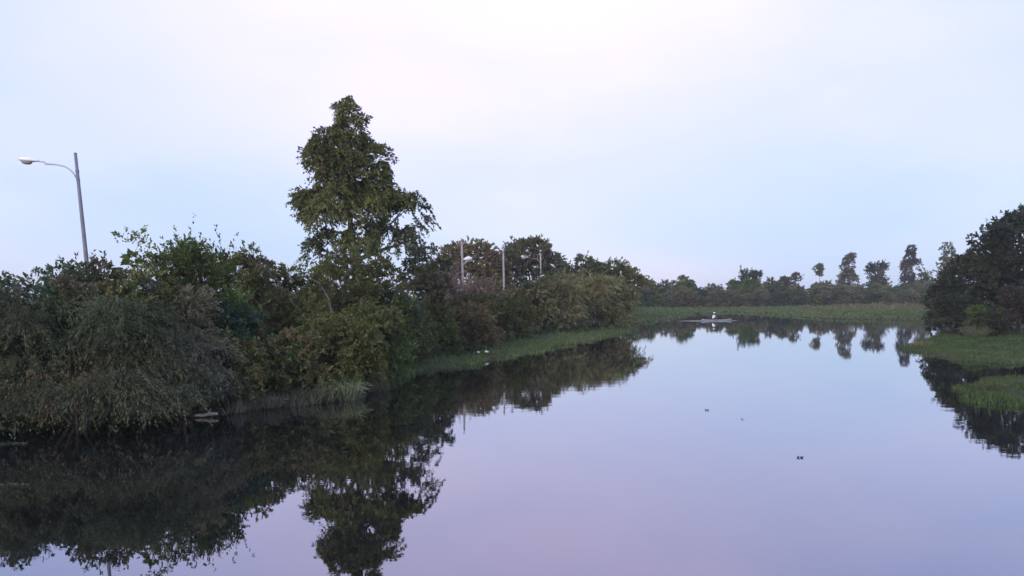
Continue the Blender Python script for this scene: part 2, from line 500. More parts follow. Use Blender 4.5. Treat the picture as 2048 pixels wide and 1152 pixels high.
def plant(name, label, cat, x, y, group, seed, lobes, n, per, leaf, width, cols, stems=5, part='foliage', stem_name='stem',
          stem_r=0.05, bark=BARK, trunk=None, **kw):
    rng = np.random.default_rng(seed)
    z = gz(x, y) - 0.03
    o = thing(name, label, cat, (x, y, z), group)
    Q, C = crown(rng, lobes, n, per, leaf, width, cols, **kw)
    link(part, quads(part, Q, C), o, LEAF)
    paths = []
    if trunk:
        top, r0 = trunk
        tp = curve_pts(rng, (0, 0, -0.1), top, 9, 0.012)
        paths.append((tp, np.linspace(r0, r0 * 0.15, 9)))
        limbs = []
        for lb in lobes:
            c = np.array(lb[:3])
            zz = c[2] - 0.35 * math.hypot(c[0] - tp[:, 0].mean(), c[1]) - 0.4
            i = int(np.argmin(abs(tp[:, 2] - max(zz, tp[1, 2]))))
            end = c
            limbs.append((curve_pts(rng, tp[i], end, 6, 0.05, 0.04), np.linspace(r0 * 0.32, r0 * 0.05, 6)))
            for q in range(2):
                e2 = c + unit(rng.normal(size=3)) * np.array(lb[3:6]) * 0.8
                limbs.append((curve_pts(rng, c, e2, 5, 0.06), np.linspace(r0 * 0.13, r0 * 0.03, 5)))
        link('trunk', tube_mesh(paths, 9), o, bark, True)
        link('branches', tube_mesh(limbs, 5), o, bark, True)
    else:
        H = max(l[2] + l[5] for l in lobes); W = max(abs(l[0]) + l[3] for l in lobes)
        for s in range(stems):
            a = rng.uniform(0, 6.283)
            e = np.array([math.cos(a) * W * 0.45 * rng.uniform(0.2, 1), math.sin(a) * W * 0.45 * rng.uniform(0.2, 1), H * rng.uniform(0.55, 0.85)])
            b = np.array([math.cos(a) * 0.15, math.sin(a) * 0.15, -0.1])
            paths.append((curve_pts(rng, b, e, 6, 0.05), np.linspace(stem_r, stem_r * 0.25, 6)))
        link('stems', tube_mesh(paths, 5), o, bark, True)
        tw = []
        for s in range(7):                              # bare twigs poking out of the leaves
            lb = lobes[int(rng.integers(1, len(lobes)))]
            a_ = np.array(lb[:3]); d_ = unit(np.array([lb[0], lb[1] - 0.3, 0.5 * W]) + rng.normal(size=3) * 0.5 * W)
            tw.append((curve_pts(rng, a_, a_ + d_ * (max(lb[3:6]) + rng.uniform(0.2, 0.6)), 5, 0.05), np.linspace(0.016, 0.005, 5)))
        for q in tw:
            link('twig', tube_mesh([q], 4), o, PALEBARK if rng.uniform() < 0.5 else bark)
    return o

GB = 'bushes of the left bank'
# --- row along the lane, against the sky
def bush(label, x, y, hw, h, seed, cols, n=900, per=16, leaf=0.16, width=0.075, nl=24, cat='bush', name='bush', group=GB, **kw):
    rng = np.random.default_rng(seed + 1000)
    if y < 55:                               # finer leaves close by
        n = int(n * 1.15); leaf *= 0.84; width *= 0.84; per = int(per * 1.25)
    lb = dome_lobes(rng, hw, h, nl, kw.pop('depth', None), flat=kw.pop('flat', 1.0))
    k = dict(sprig=0.42, droop=0.35, inner=260, inner_size=0.45, rough=0.35, under=0.25, gap=-1.25, gapf=1.5, mixin=0.75)
    k.update(kw)
    return plant(name, label, cat, x, y, group, seed, lb, n, per, leaf, width, cols, **k)

bush('dark grey-green bush at the left edge, left of the tall street lamp', -17.3, 25.6, 3.0, 5.25, 11, GREYG + TEAL, 1700, up=0.4, nl=30)
bush('low dark bush at the foot of the tall leaning street lamp', -14.7, 26.1, 1.9, 5.15, 12, GREYG, 1000, up=0.4)
bush('light green sprawling bush with ragged sprigs just right of the tall street lamp', -13.7, 26.5, 1.45, 5.9, 13, GREEN, 760, 14, up=0.7, sprig=0.75, rough=0.4, gap=-0.9, inner=160)
bush('olive bush with upright sprigs along its top, right of the ragged light green bush', -12.9, 29.4, 1.8, 6.15, 14, OLIVE + GREEN, 1200, up=1.1, sprig=0.8, droop=0.1)
bush('round-topped olive-brown bush against the sky between the street lamp and tallest tree', -12.7, 35.2, 1.7, 6.2, 15, BROWN + OLIVE, 1000, up=0.2, sprig=0.4)
bush('low olive bush filling the dip in the skyline left of the tallest tree', -10.9, 36.6, 1.9, 5.5, 16, OLIVE, 900)
bush('bushy olive shrub directly below the dip left of the tallest tree', -10.6, 33.4, 2.2, 4.4, 17, OLIVE + BROWN, 1100)

# --- the big drooping shrub at the water's edge, front left
def weeping(label, x, y, hw, dep, h, nl, n, per, seed, cols, lean=0.0, **kw):
    """many overlapping fountains of long drooping strands, the lowest hanging into the water"""
    rng = np.random.default_rng(seed + 50)
    lb = [(0, 0, h * 0.40, hw * 0.55, dep * 0.6, h * 0.34)]
    for i in range(nl):
        a = rng.uniform(0, 6.283)
        u = (i + 0.5) / nl
        z = h * (0.20 + 0.74 * u)
        rr = math.sqrt(max(0.0, 1 - (z / (h * 1.05)) ** 2.2)) * rng.uniform(0.55, 1.0)
        r_ = rng.uniform(0.38, 0.85)
        lb.append((math.cos(a) * rr * hw + lean * (1 - u), math.sin(a) * rr * dep - 0.5 * (1 - u), z, r_, r_, r_ * rng.uniform(0.35, 0.6)))
    for i in range(int(nl * 0.55)):
        u = -1 + 2 * (i + 0.5) / int(nl * 0.55)
        lb.append((u * hw * 1.02, -dep * (1.08 - 0.45 * u * u) + rng.uniform(-0.25, 0.25), rng.uniform(0.75, 1.5), rng.uniform(0.4, 0.7), rng.uniform(0.4, 0.7), rng.uniform(0.2, 0.35)))
    k = dict(sprig=1.0, droop=1.05, up=0.55, along=0.82, inner=500, inner_size=0.4, rough=0.4, spread=0.07, under=-0.05, stems=8, stem_r=0.06)
    k.update(kw)
    return plant('weeping_shrub', label, 'shrub', x, y, GB, seed, lb, n, int(per * 1.15), 0.105, 0.028, cols, **k)
WEEP = [(0.060, 0.078, 0.036), (0.082, 0.092, 0.046), (0.076, 0.070, 0.038), (0.048, 0.072, 0.038), (0.076, 0.088, 0.046), (0.038, 0.066, 0.040)]
weeping('huge weeping grey-olive shrub trailing its strands in the water at the left', -14.6, 23.9, 4.0, 2.0, 4.15, 46, 4200, 28, 21, WEEP, mixin=0.6)
weeping('weeping teal-grey shrub cut off by the left edge, beside the huge weeping shrub', -18.8, 23.9, 2.6, 2.0, 4.5, 26, 1800, 26, 22, GREYG + TEAL, stems=6)
weeping('slender grey weeping shrub hanging to the pale floating log', -11.6, 25.2, 1.25, 1.0, 2.9, 14, 800, 24, 23, [(0.088, 0.098, 0.062), (0.072, 0.088, 0.060), (0.09, 0.088, 0.055)], lean=0.5, inner=120, stems=5)
bush('grey-green feathery bush rising behind the huge weeping shrub', -13.0, 27.1, 2.1, 4.6, 24, GREYG, 1400, 20, width=0.045, leaf=0.15, sprig=0.7, droop=0.6)
bush('dark teal round bush in the middle of the left bank', -11.7, 28.7, 1.75, 3.9, 25, TEAL, 1300, leaf=0.15, width=0.085, sprig=0.35, droop=0.2)
bush('small orange-brown dry bush above the dark teal bush', -13.5, 29.2, 1.0, 4.6, 26, ORANGE, 460, inner=80)
bush('olive bush low at the water behind the pale floating log', -10.7, 27.2, 1.45, 2.6, 27, OLIVE + BROWN, 1000, leaf=0.14, width=0.07)
bush('bright green leafy shrub low on the bank with dark gaps beneath', -9.3, 29.3, 1.6, 2.5, 28, GREEN + OLIVE, 900, leaf=0.16, width=0.08, gap=-1.0)
bush('broad olive bush behind the pale reed tuft', -7.8, 31.7, 2.1, 3.2, 29, OLIVE, 1300, leaf=0.16)
bush('olive-green bush right of the pale reed tuft, overhanging the water', -6.9, 34.6, 1.8, 3.7, 30, OLIVE + GREEN, 1100, leaf=0.16)
bush('tall olive mound at the foot of the tallest tree', -9.0, 42.0, 3.2, 6.8, 31, OLIVE + BROWN[2:], 1700, leaf=0.19, width=0.09, up=0.4, nl=30)
bush('dark green bush on the bank right of the tall olive mound', -7.0, 41.8, 2.0, 4.2, 32, GREEN + TEAL, 1100, leaf=0.18, width=0.085)
bush('grey-green spreading bush against the sky right of the tallest tree', -6.4, 53.5, 2.5, 7.3, 33, GREYG + GREEN, 1100, leaf=0.21, width=0.10, rough=0.35)
bush('mid green bush above the near grassy margin', -5.7, 48.2, 2.1, 3.5, 34, GREEN, 1100, leaf=0.18, width=0.09)
bush('brownish scrubby bush by the small white scrap', -3.2, 52.6, 2.0, 3.4, 35, BROWN, 900, leaf=0.19, width=0.08, up=0.6)
bush('olive-brown bush at the foot of the nearest pale post', -3.9, 61, 2.8, 4.2, 36, BROWN + OLIVE, 1000, leaf=0.22, width=0.10, up=0.5)
bush('olive scrub bush below the middle pale post', -0.7, 64.5, 2.5, 4.2, 37, OLIVE + BROWN, 1000, leaf=0.22, width=0.10, up=0.5)
bush('small tan scrub bush between the middle and farthest pale posts', 1.4, 77, 2.9, 5.1, 38, BROWN, 900, leaf=0.26, width=0.11, up=0.7)
ARCHG = [(0.12, 0.135, 0.05), (0.17, 0.16, 0.066), (0.22, 0.195, 0.09), (0.10, 0.125, 0.05), (0.16, 0.145, 0.06)]
for (lab, x, y, hw, h, sd_, pal) in [
        ('arching willow-like bush above the middle of the grassy margin', 4.0, 77.5, 3.5, 5.7, 41, ARCHG),
        ('largest arching willow-like bush on the left point', 8.4, 85.0, 4.3, 6.3, 42, ARCHG),
        ('last arching bush at the tip of the left point', 12.7, 91.0, 2.4, 6.0, 43, ARCHG),
        ('arching bush just behind the tip of the left point', 10.6, 91.0, 2.9, 6.4, 44, ARCHG)]:
    bush(lab, x, y, hw, h, sd_, pal, 1150, 18, leaf=0.34, width=0.08, sprig=1.5, droop=0.65, up=0.7, along=0.85, name='arching_bush', inner=300, inner_size=0.7)
for (lab, x, y, hw, h, sd_) in [('pinkish-brown dry bush left of the nearest pale post', -5.9, 63, 1.7, 5.4, 45),
                                ('pinkish-brown dry bush between the nearest and middle pale posts', -3.0, 69, 2.2, 5.2, 46)]:
    bush(lab, x, y, hw, h, sd_, PINKB, 700, 14, leaf=0.3, width=0.045, sprig=0.9, droop=0.1, up=0.8, along=0.8, name='dry_bush', inner=120, bark=PALEBARK)

# --- trees of the left bank
GT = 'trees of the left bank'
TX, TY = -10.6, 49.2
px_lobes = [(-10.98, 16.40, 0.62, 0.85), (-10.85, 17.2, 0.32, 0.5), (-11.3, 17.0, 0.26, 0.4), (-11.18, 15.31, 1.38, 1.2), (-12.05, 13.77, 1.65, 1.30), (-9.89, 14.09, 1.30, 1.30),
            (-8.70, 14.05, 0.85, 0.32), (-12.95, 14.0, 0.85, 0.75), (-13.7, 10.9, 0.9, 0.7), (-9.2, 12.6, 1.1, 0.8), (-11.09, 12.48, 2.55, 1.65), (-12.81, 10.86, 1.80, 1.40), (-10.82, 10.21, 2.95, 1.75),
            (-8.47, 11.02, 1.40, 1.30), (-10.6, 8.3, 2.0, 1.2), (-13.3, 10.2, 1.35, 0.95), (-10.3, 13.0, 1.4, 1.0), (-8.7, 12.0, 1.25, 1.0), (-7.9, 10.9, 1.1, 0.8)]
lob = [(x - TX + (0.05 if x < -12 else 0.1), (0.35 if i % 2 else -0.35) * r, z - 0.85, r * 0.82, r * 0.78, h * 0.86) for i, (x, z, r, h) in enumerate(px_lobes)]
big = plant('tall_tree', 'tallest tree, a ragged conical olive-green crown standing above the left bank', 'tree', TX, TY, GT, 51, lob,
            5000, 18, 0.17, 0.085, [(0.115, 0.122, 0.04), (0.10, 0.115, 0.038), (0.135, 0.135, 0.048), (0.092, 0.108, 0.045)], sprig=0.5, droop=0.55, up=0.1, gap=-0.9, gapf=2.1, rough=0.38, inner=500, inner_size=0.5, mixin=0.4,
            trunk=((-0.3, 0, 14.9), 0.34), part='crown')
rng = np.random.default_rng(52)
lac = [(x - TX, 0.3, z - 0.9, r, r, h) for x, z, r, h in [(-7.25, 9.95, 1.5, 1.45), (-6.35, 8.55, 0.95, 0.85), (-7.86, 8.17, 2.0, 1.2), (-12.2, 8.0, 1.0, 1.3), (-13.4, 7.6, 0.45, 1.2)]]
Q, C = crown(rng, lac, 780, 15, 0.24, 0.095, GREYG + GREEN, sprig=0.6, droop=0.6, up=0.0, gap=-0.35, gapf=2.6)
link('lower_foliage', quads('lower_foliage', Q, C), big, LEAF)
lim = []
for l in lac:
    lim.append((curve_pts(rng, (-0.1, 0, 6.0), l[:3], 7, 0.05, 0.05), np.linspace(0.12, 0.03, 7)))
    for q in range(5):
        e2 = np.array(l[:3]) + unit(rng.normal(size=3)) * np.array(l[3:6])
        lim.append((curve_pts(rng, np.array(l[:3]) * 0.8 + np.array((-0.1, 0, 6.0)) * 0.2, e2, 5, 0.06), np.linspace(0.04, 0.012, 5)))
link('lower_branches', tube_mesh(lim, 5), big, BARK, True)
def tree(label, x, y, lobes_px, h, seed, cols, n, leaf, width, trunk_r=0.25, group=GT, name='tree', **kw):
    """lobes given relative to the trunk base: (dx, dy, z, rx, ry, rz)"""
    if y > 200 and name != 'far_tree':
        leaf *= 0.72; width *= 0.72; n = int(n * 1.7)
        kw['gap'] = -1.2; kw.setdefault('gapf', 1.1); kw['rough'] = 0.45; kw.setdefault('inner', 140)
        lobes_px = [(a * 0.95, b * 0.85, c, d * 0.8, e_ * 0.8, f_ * 0.95) for a, b, c, d, e_, f_ in lobes_px]
        if name != 'tuft_tree':
            z0 = min(l[2] for l in lobes_px)
            lobes_px += [(0.2, -0.3, z0 * 0.72, 2.2, 2.0, z0 * 0.35), (-0.3, -0.6, z0 * 0.38, 2.9, 2.4, z0 * 0.32)]
    k = dict(sprig=leaf * (2.2 if y < 150 else 1.5), droop=0.3, inner=200, inner_size=leaf * 2, rough=0.25, part='crown')
    k.update(kw)
    return plant(name, label, 'tree', x, y, group, seed, lobes_px, n, k.pop('per', 15), leaf, width, cols, trunk=((0.1, 0.1, h * 0.8), trunk_r), **k)

tree('brownish dome-topped tree behind the nearest pale post', -5.3, 92, [(0, 0, 7.3, 3.6, 3.2, 2.6), (-3.0, 0, 6.3, 2.2, 2.4, 2.0), (2.9, 0, 6.4, 2.3, 2.4, 2.1), (0.3, -1.6, 5.0, 4.4, 2.2, 2.3), (1.2, 0, 8.2, 2.2, 2.2, 1.4), (-1.4, 0, 8.3, 2.0, 2.0, 1.3), (3.9, 0, 4.4, 1.4, 1.6, 1.8), (-4.2, 0, 4.4, 1.4, 1.6, 1.8)],
     10, 61, [(0.15, 0.115, 0.07), (0.135, 0.12, 0.055), (0.165, 0.135, 0.07)], 1300, 0.36, 0.17)
tree('rounded dark green tree behind the middle and farthest pale posts', 2.3, 104, [(0, 0, 8.8, 3.6, 3.4, 2.8), (-3.4, 0, 7.4, 2.1, 2.4, 2.4), (3.4, 0, 7.6, 2.2, 2.4, 2.4), (0.4, -1.8, 5.8, 4.8, 2.2, 2.6), (0.8, 0, 10.3, 2.2, 2.2, 1.5), (-4.4, 0, 5.0, 1.4, 1.6, 2.2), (4.4, 0, 5.2, 1.4, 1.6, 2.4), (-2.2, 0.4, 9.6, 1.0, 1.0, 1.0)],
     12, 62, [(0.075, 0.09, 0.05), (0.105, 0.108, 0.05), (0.125, 0.115, 0.055)], 1400, 0.38, 0.18)
tree('airy olive tree with a notched crown right of the rounded dark green tree', 10.6, 112, [(0, 0, 8.3, 2.6, 2.2, 1.7), (-2.3, 0, 7.4, 1.7, 1.8, 1.4), (2.2, 0, 7.6, 1.8, 1.8, 1.4), (0, -1, 5.4, 3.4, 2.0, 1.9)],
     10, 63, OLIVE + GREYG[:1], 650, 0.36, 0.16, gap=-0.6, gapf=1.2)
tree('flat-topped olive tree with a long bough reaching out over the far water', 15.3, 114, [(0, 0, 7.7, 2.8, 2.4, 1.6), (2.4, 0, 6.9, 1.9, 1.8, 1.2), (-2.0, 0, 7.2, 1.9, 1.8, 1.4), (4.2, 0, 6.2, 1.1, 1.0, 0.5), (5.6, 0, 5.9, 0.8, 0.7, 0.3), (0.6, -1, 5.0, 3.2, 2.0, 1.7)],
     9.5, 64, BROWN + OLIVE, 760, 0.36, 0.16, gap=-0.8, gapf=1.2)

# --- right bank: dark trees
GR = 'dark trees of the right bank'
tree('tallest dark tree at the right edge, cut off by the frame', 55.0, 78.5, [(0, 0, 8.2, 3.4, 3.2, 3.4), (-1.8, 0, 10.2, 2.0, 2.0, 1.9), (0.6, 0, 11.6, 2.0, 2.0, 1.6), (-2.6, -0.5, 6.4, 2.2, 2.4, 2.6), (2.2, 0, 8.4, 2.4, 2.4, 3.0), (0, -0.6, 3.6, 3.4, 2.8, 2.6)],
     13, 71, DARK, 1500, 0.30, 0.15, group=GR, sprig=0.7, up=0.4, inner=500)
tree('dark tree with a ragged top left of the tallest right-bank tree', 50.6, 76.5, [(0, 0, 7.0, 2.3, 2.2, 2.6), (-0.6, 0, 9.1, 1.5, 1.5, 1.4), (0.9, 0, 9.8, 1.0, 1.0, 1.0), (-1.5, 0, 5.2, 1.9, 2.0, 2.0), (1.4, -0.3, 6.0, 1.8, 2.0, 2.4), (0, -0.5, 2.9, 2.6, 2.4, 2.2)],
     11, 72, DARK, 1100, 0.28, 0.14, group=GR, sprig=0.75, up=0.5, rough=0.4, inner=350)
tree('dark rounded tree sloping down to the water at the left end of the right-bank trees', 47.4, 77.2, [(0, 0, 5.3, 2.2, 2.2, 2.2), (1.2, 0, 6.9, 1.5, 1.5, 1.4), (-1.4, -0.3, 3.8, 1.6, 1.8, 1.8), (0, -0.6, 2.2, 2.5, 2.2, 1.7), (0.3, 0, 7.2, 1.0, 1.0, 0.8)],
     8.5, 73, DARK, 1050, 0.27, 0.13, group=GR, sprig=0.65, up=0.4, inner=320)
bush('tall black-green tree-like bush beyond the right edge of the frame', 60.5, 76.0, 3.6, 12.5, 74, DARK, 1200, leaf=0.3, width=0.15, group=GR, inner=300, inner_size=0.8, mixin=0.0)
bush('dull brown bush in front of the dark right-bank trees', 48.6, 68.3, 2.6, 4.8, 75, [(0.056, 0.046, 0.032), (0.048, 0.044, 0.028)], 1100, leaf=0.22, width=0.10, group='bushes of the right bank', mixin=0.0)
bush('brown-green bush at the right edge beside the dull brown bush', 52.8, 67.2, 2.6, 5.2, 76, [(0.055, 0.05, 0.032), (0.05, 0.055, 0.035)], 1000, leaf=0.22, width=0.10, group='bushes of the right bank', mixin=0.0)
bush('low black-green bush at the waterline under the rounded dark tree', 44.6, 73.2, 2.2, 3.9, 77, DARK, 1000, leaf=0.22, width=0.10, group='bushes of the right bank', mixin=0.0)
bush('small dark green bush behind the larger grassy spit', 44.2, 67.2, 1.7, 2.8, 78, DARK + GREEN[:1], 800, leaf=0.2, width=0.09, group='bushes of the right bank', mixin=0.0)

# --- far treeline: a few kinds, copied
def copy_tree(src, x, y, s, rz, label, group, sz=None):
    r = src.copy(); COL.objects.link(r)
    r.location = (x, y, gz(x, y) - 0.05); r.rotation_euler.z = rz; r.scale = (s, s, sz or s)
    r['label'] = label; r['group'] = group
    for ch in src.children:
        c = ch.copy(); COL.objects.link(c); c.parent = r
    return r

GF = 'low trees of the far treeline'
FLS = ['low rounded %s tree packed into the treeline beyond the far meadow' % c for c in ('dull green', 'bluish green', 'olive-brown', 'grey-green', 'leaf-green')]
protos = []
prng = np.random.default_rng(90)
kinds = [(FARG, 0), (TEAL + FARG, 1), (BROWN[2:] + FARG, 2), (GREYG, 3), (GREEN, 4)]
spots = []
xs = np.linspace(24, 172, 44)
for i, x in enumerate(xs):
    t = (x - 24) / 148
    spots.append((x + prng.uniform(-1.2, 1.2), 193 + 36 * t + prng.uniform(-6, 8), prng.uniform(0.68, 1.05)))
for i, x in enumerate(np.linspace(22, 165, 22)):
    spots.append((x + prng.uniform(-2, 2), 217 + 30 * (x - 22) / 143 + prng.uniform(-4, 6), prng.uniform(0.85, 1.12)))
for i, (x, y, s) in enumerate(spots):
    if i < 5:
        lb = dome_lobes(np.random.default_rng(300 + i), 3.2, 7.0, 12)
        protos.append(tree(FLS[i], x, y, lb, 6.5, 200 + i, kinds[i][0], 420, 0.55, 0.30, 0.2, group=GF, name='far_tree', per=12, inner=120, inner_size=1.1, rough=0.3))
    else:
        q = int(prng.integers(0, 5))
        copy_tree(protos[q], x, y, s, prng.uniform(0, 6.28), FLS[q], GF, s * prng.uniform(0.85, 1.15))
for i, x in enumerate(np.linspace(22, 150, 46)):
    q = int(prng.integers(0, 5)); sc = prng.uniform(0.42, 0.68)
    copy_tree(protos[q], x + prng.uniform(-1, 1), 188 + 34 * (x - 22) / 128 + prng.uniform(-4, 2), sc * 1.15, prng.uniform(0, 6.28),
              'low shrub at the foot of the far treeline, along the far meadow', 'shrubs at the foot of the far treeline', sc)

GE = 'tall trees above the far treeline'
tree('small slim-stemmed tree with a round tuft, standing alone above the far treeline', 99.7, 236, [(0, 0, 11.6, 1.5, 1.4, 1.6), (0.1, 0, 10.2, 1.0, 1.0, 1.2), (0, 0, 12.6, 0.9, 0.9, 0.7)],
     14, 81, FARG, 170, 0.5, 0.25, 0.16, group=GE, inner=40, name='tuft_tree', droop=0.6)
tree('pale grey-green column-shaped tree second from the left above the far treeline', 114.3, 247, [(0, 0, 13.6, 2.0, 2.0, 3.4), (0.8, 0, 15.8, 1.4, 1.4, 1.4), (-1.4, 0, 12.0, 1.8, 1.8, 2.2), (0.2, 0, 9.4, 2.6, 2.4, 3.0), (-1.6, 0, 14.6, 0.9, 0.9, 0.9)],
     17, 82, GREYG, 520, 0.6, 0.3, 0.3, group=GE, name='column_tree', up=0.6)
tree('spiky-topped dark tree between the two column-shaped trees of the far treeline', 117.8, 235, [(0, 0, 9.4, 3.0, 2.6, 2.4), (-2.2, 0, 10.8, 1.0, 1.0, 1.5), (2.4, 0, 11.6, 1.0, 1.0, 1.6), (0.4, 0, 11.2, 1.4, 1.2, 1.4), (0, 0, 6.2, 3.4, 3.0, 2.6)],
     12, 83, DARK + FARG, 480, 0.7, 0.26, 0.3, group=GE, name='spiky_tree', sprig=1.4, up=1.2, rough=0.4)
tree('dark shaggy column-shaped tree, tallest of the far treeline', 130.9, 240, [(0, 0, 15.0, 2.5, 2.3, 3.2), (0.3, 0, 17.6, 1.5, 1.5, 1.6), (-1.2, 0, 12.4, 2.0, 2.0, 2.4), (1.6, 0, 13.4, 1.6, 1.6, 2.0), (-0.6, 0, 9.0, 1.8, 1.8, 2.4)],
     18.5, 84, [(0.065, 0.07, 0.052), (0.08, 0.075, 0.055)], 560, 0.7, 0.28, 0.3, group=GE, name='shaggy_tree', droop=0.8, up=0.1)
tree('airy pale tree beside the dark right-bank trees, behind the far meadow', 133.9, 225, [(0.5, 0, 16.2, 2.2, 2.0, 2.6), (-0.4, 0, 13.2, 2.0, 2.0, 2.2), (1.8, 0, 12.6, 2.0, 2.0, 2.0), (0.5, 0, 9.6, 2.6, 2.4, 2.6)],
     18, 85, GREYG, 430, 0.6, 0.28, 0.3, group=GE, name='airy_tree', gap=-0.5, gapf=0.9, up=0.5)
tree('smaller airy tree just left of the airy pale tree', 128.4, 226, [(0, 0, 9.8, 1.8, 1.8, 1.6), (-0.8, 0, 8.0, 2.0, 1.8, 1.6), (0.6, 0, 6.6, 2.4, 2.2, 2.0)],
     11, 86, GREYG + FARG, 300, 0.55, 0.28, 0.25, group=GE, name='airy_tree', gap=-0.6, gapf=0.9, up=0.5)
tree('spiky fan-shaped tree above the treeline behind the boat', 73.5, 225, [(0, 0, 7.6, 2.8, 2.4, 1.8), (-1.8, 0, 9.2, 1.2, 1.0, 1.2), (1.4, 0, 9.2, 1.4, 1.2, 1.2), (3.2, 0, 9.4, 0.8, 0.8, 1.0), (0, 0, 5.2, 3.0, 2.6, 2.4)],
     10, 87, DARK + TEAL[2:], 430, 0.75, 0.24, 0.3, group=GE, name='spiky_tree', sprig=1.4, up=1.3, rough=0.4)
tree('two-humped grey tree in the far treeline left of the round tuft tree', 87.8, 230, [(-1.8, 0, 7.6, 2.0, 2.0, 1.6), (1.8, 0, 8.4, 1.7, 1.7, 1.7), (0, 0, 5.2, 3.4, 2.8, 2.6)],
     9.5, 88, GREYG + FARG, 380, 0.6, 0.3, 0.25, group=GE, name='humped_tree', up=0.6)
tree('dark small conical tree between the round tuft tree and the pale column tree', 105.2, 232, [(0, 0, 6.0, 2.2, 2.0, 2.6), (0, 0, 8.2, 1.2, 1.2, 1.4)],
     9, 89, DARK + FARG, 300, 0.55, 0.28, 0.2, group=GE, name='conical_tree')
tree('bushy dark tree at the left end of the far treeline', 49.8, 212, [(0, 0, 7.2, 2.4, 2.2, 1.9), (-1.8, 0, 6.0, 1.7, 1.7, 1.7), (2.2, 0, 6.4, 1.4, 1.4, 1.4), (0, 0, 4.2, 3.4, 2.8, 2.4)],
     9, 92, FARG + TEAL[2:], 380, 0.55, 0.3, 0.25, group=GE, name='bushy_tree')

# ---------------------------------------------------------------- grass and reeds
def blades(rng, P, h, w, cols, lean=0.35, freq=0.25):
    n = len(P)
    c = palette(rng, n, cols, P, freq)
    d = rng.normal(size=(n, 3)) * lean
    d[:, 2] = 1
    s = rng.uniform(0.45, 1.25, n) * (1 + 0.55 * np.clip(Waves(rng, 2.1)(P), -0.9, 2))
    s = np.where(rng.uniform(0, 1, n) < 0.03, s * 2.0, s)      # taller bents
    return leaf_quads(rng, P, d, h * s, w * np.minimum(s, 1.2)), np.clip(c, 0.01, 1)

def scatter(rng, x0, x1, y0, y1, n, lo, hi, keep=None):
    P = np.column_stack([rng.uniform(x0, x1, n), rng.uniform(y0, y1, n)])
    sd = shore(P)
    m = (sd > lo) & (sd < hi)
    if keep is not None:
        m &= keep(P)
    P = P[m]
    return np.column_stack([P, np.maximum(height(P), 0.0) - 0.02])

GRASSC = [(0.088, 0.128, 0.04), (0.11, 0.15, 0.052), (0.13, 0.148, 0.068)]
rng = np.random.default_rng(400)
def grass(name, label, Q, C):
    o = link(name, quads(name, Q, C), None, LEAF)
    tag(o, label, 'grass', kind='stuff')
    return o
P = scatter(rng, -9, 18, 33, 96, 150000, -0.35, 5.0)
Q, C = blades(rng, P, 0.24, 0.065, GRASSC)
grass('grass', 'green grassy margin along the left bank waterline', Q, C)
P = scatter(rng, -10.2, -5.5, 24, 34, 12000, -0.1, 2.0)
Q, C = blades(rng, P, 0.34, 0.04, [(0.10, 0.11, 0.06), (0.13, 0.13, 0.08), (0.07, 0.09, 0.04)])
grass('grass', 'pale rank grass under the bushes at the near left waterline', Q, C)
P = scatter(rng, 27, 62, 39.2, 80, 85000, -0.2, 11)
Q, C = blades(rng, P, 0.15, 0.055, [(0.048, 0.080, 0.022), (0.062, 0.098, 0.028), (0.072, 0.092, 0.036)])
grass('grass', 'green grass on the larger spit below the dark right-bank trees', Q, C)
P = scatter(rng, 17, 42, 20, 37.3, 48000, -0.2, 9)
Q, C = blades(rng, P, 0.14, 0.042, [(0.046, 0.082, 0.02), (0.058, 0.10, 0.026), (0.068, 0.092, 0.032)])
grass('grass', 'green grass on the smaller nearer spit at the right edge', Q, C)
P = scatter(rng, 14, 150, 98, 245, 150000, -0.2, 90, lambda p: p[:, 0] < 20 + p[:, 1] * 0.56)
Q, C = blades(rng, P, 0.34, 0.34, [(0.078, 0.112, 0.042), (0.095, 0.118, 0.05), (0.088, 0.135, 0.04), (0.105, 0.115, 0.06)], 0.4, 0.07)
grass('meadow_grass', 'far green meadow between the water and the far treeline', Q, C)
P = scatter(rng, 88, 134, 176, 205, 12000, 1, 90)
Q, C = blades(rng, P, 0.6, 0.35, [(0.14, 0.11, 0.06), (0.11, 0.105, 0.05)], 0.3, 0.1)
grass('dry_reeds', 'orange-brown dry reed strip at the foot of the far treeline right', Q, C)

PA = scatter(rng, -26, -11, 23.6, 30, 15000, 0.15, 9); PA[:, 2] += rng.uniform(0, 1.2, len(PA))
P = np.concatenate([PA, scatter(rng, -24, -6, 23.4, 40, 9000, 0.25, 6), scatter(rng, -10, 16, 38, 96, 26000, 4.2, 10)])
P[:, 2] += rng.uniform(0, 1, len(P)) ** 1.5 * 1.3
Q = leaf_quads(rng, P, rng.normal(size=P.shape) + np.array([0, 0, 0.4]), rng.uniform(0.14, 0.3, len(P)), rng.uniform(0.07, 0.14, len(P)))
o = link('undergrowth', quads('undergrowth', Q, np.clip(palette(rng, len(P), TEAL[2:] + GREEN[:1] + BROWN[2:], P, 0.4), 0.01, 1)), None, LEAF)
tag(o, 'tangled low undergrowth beneath the bushes of the left bank', 'undergrowth', kind='stuff')

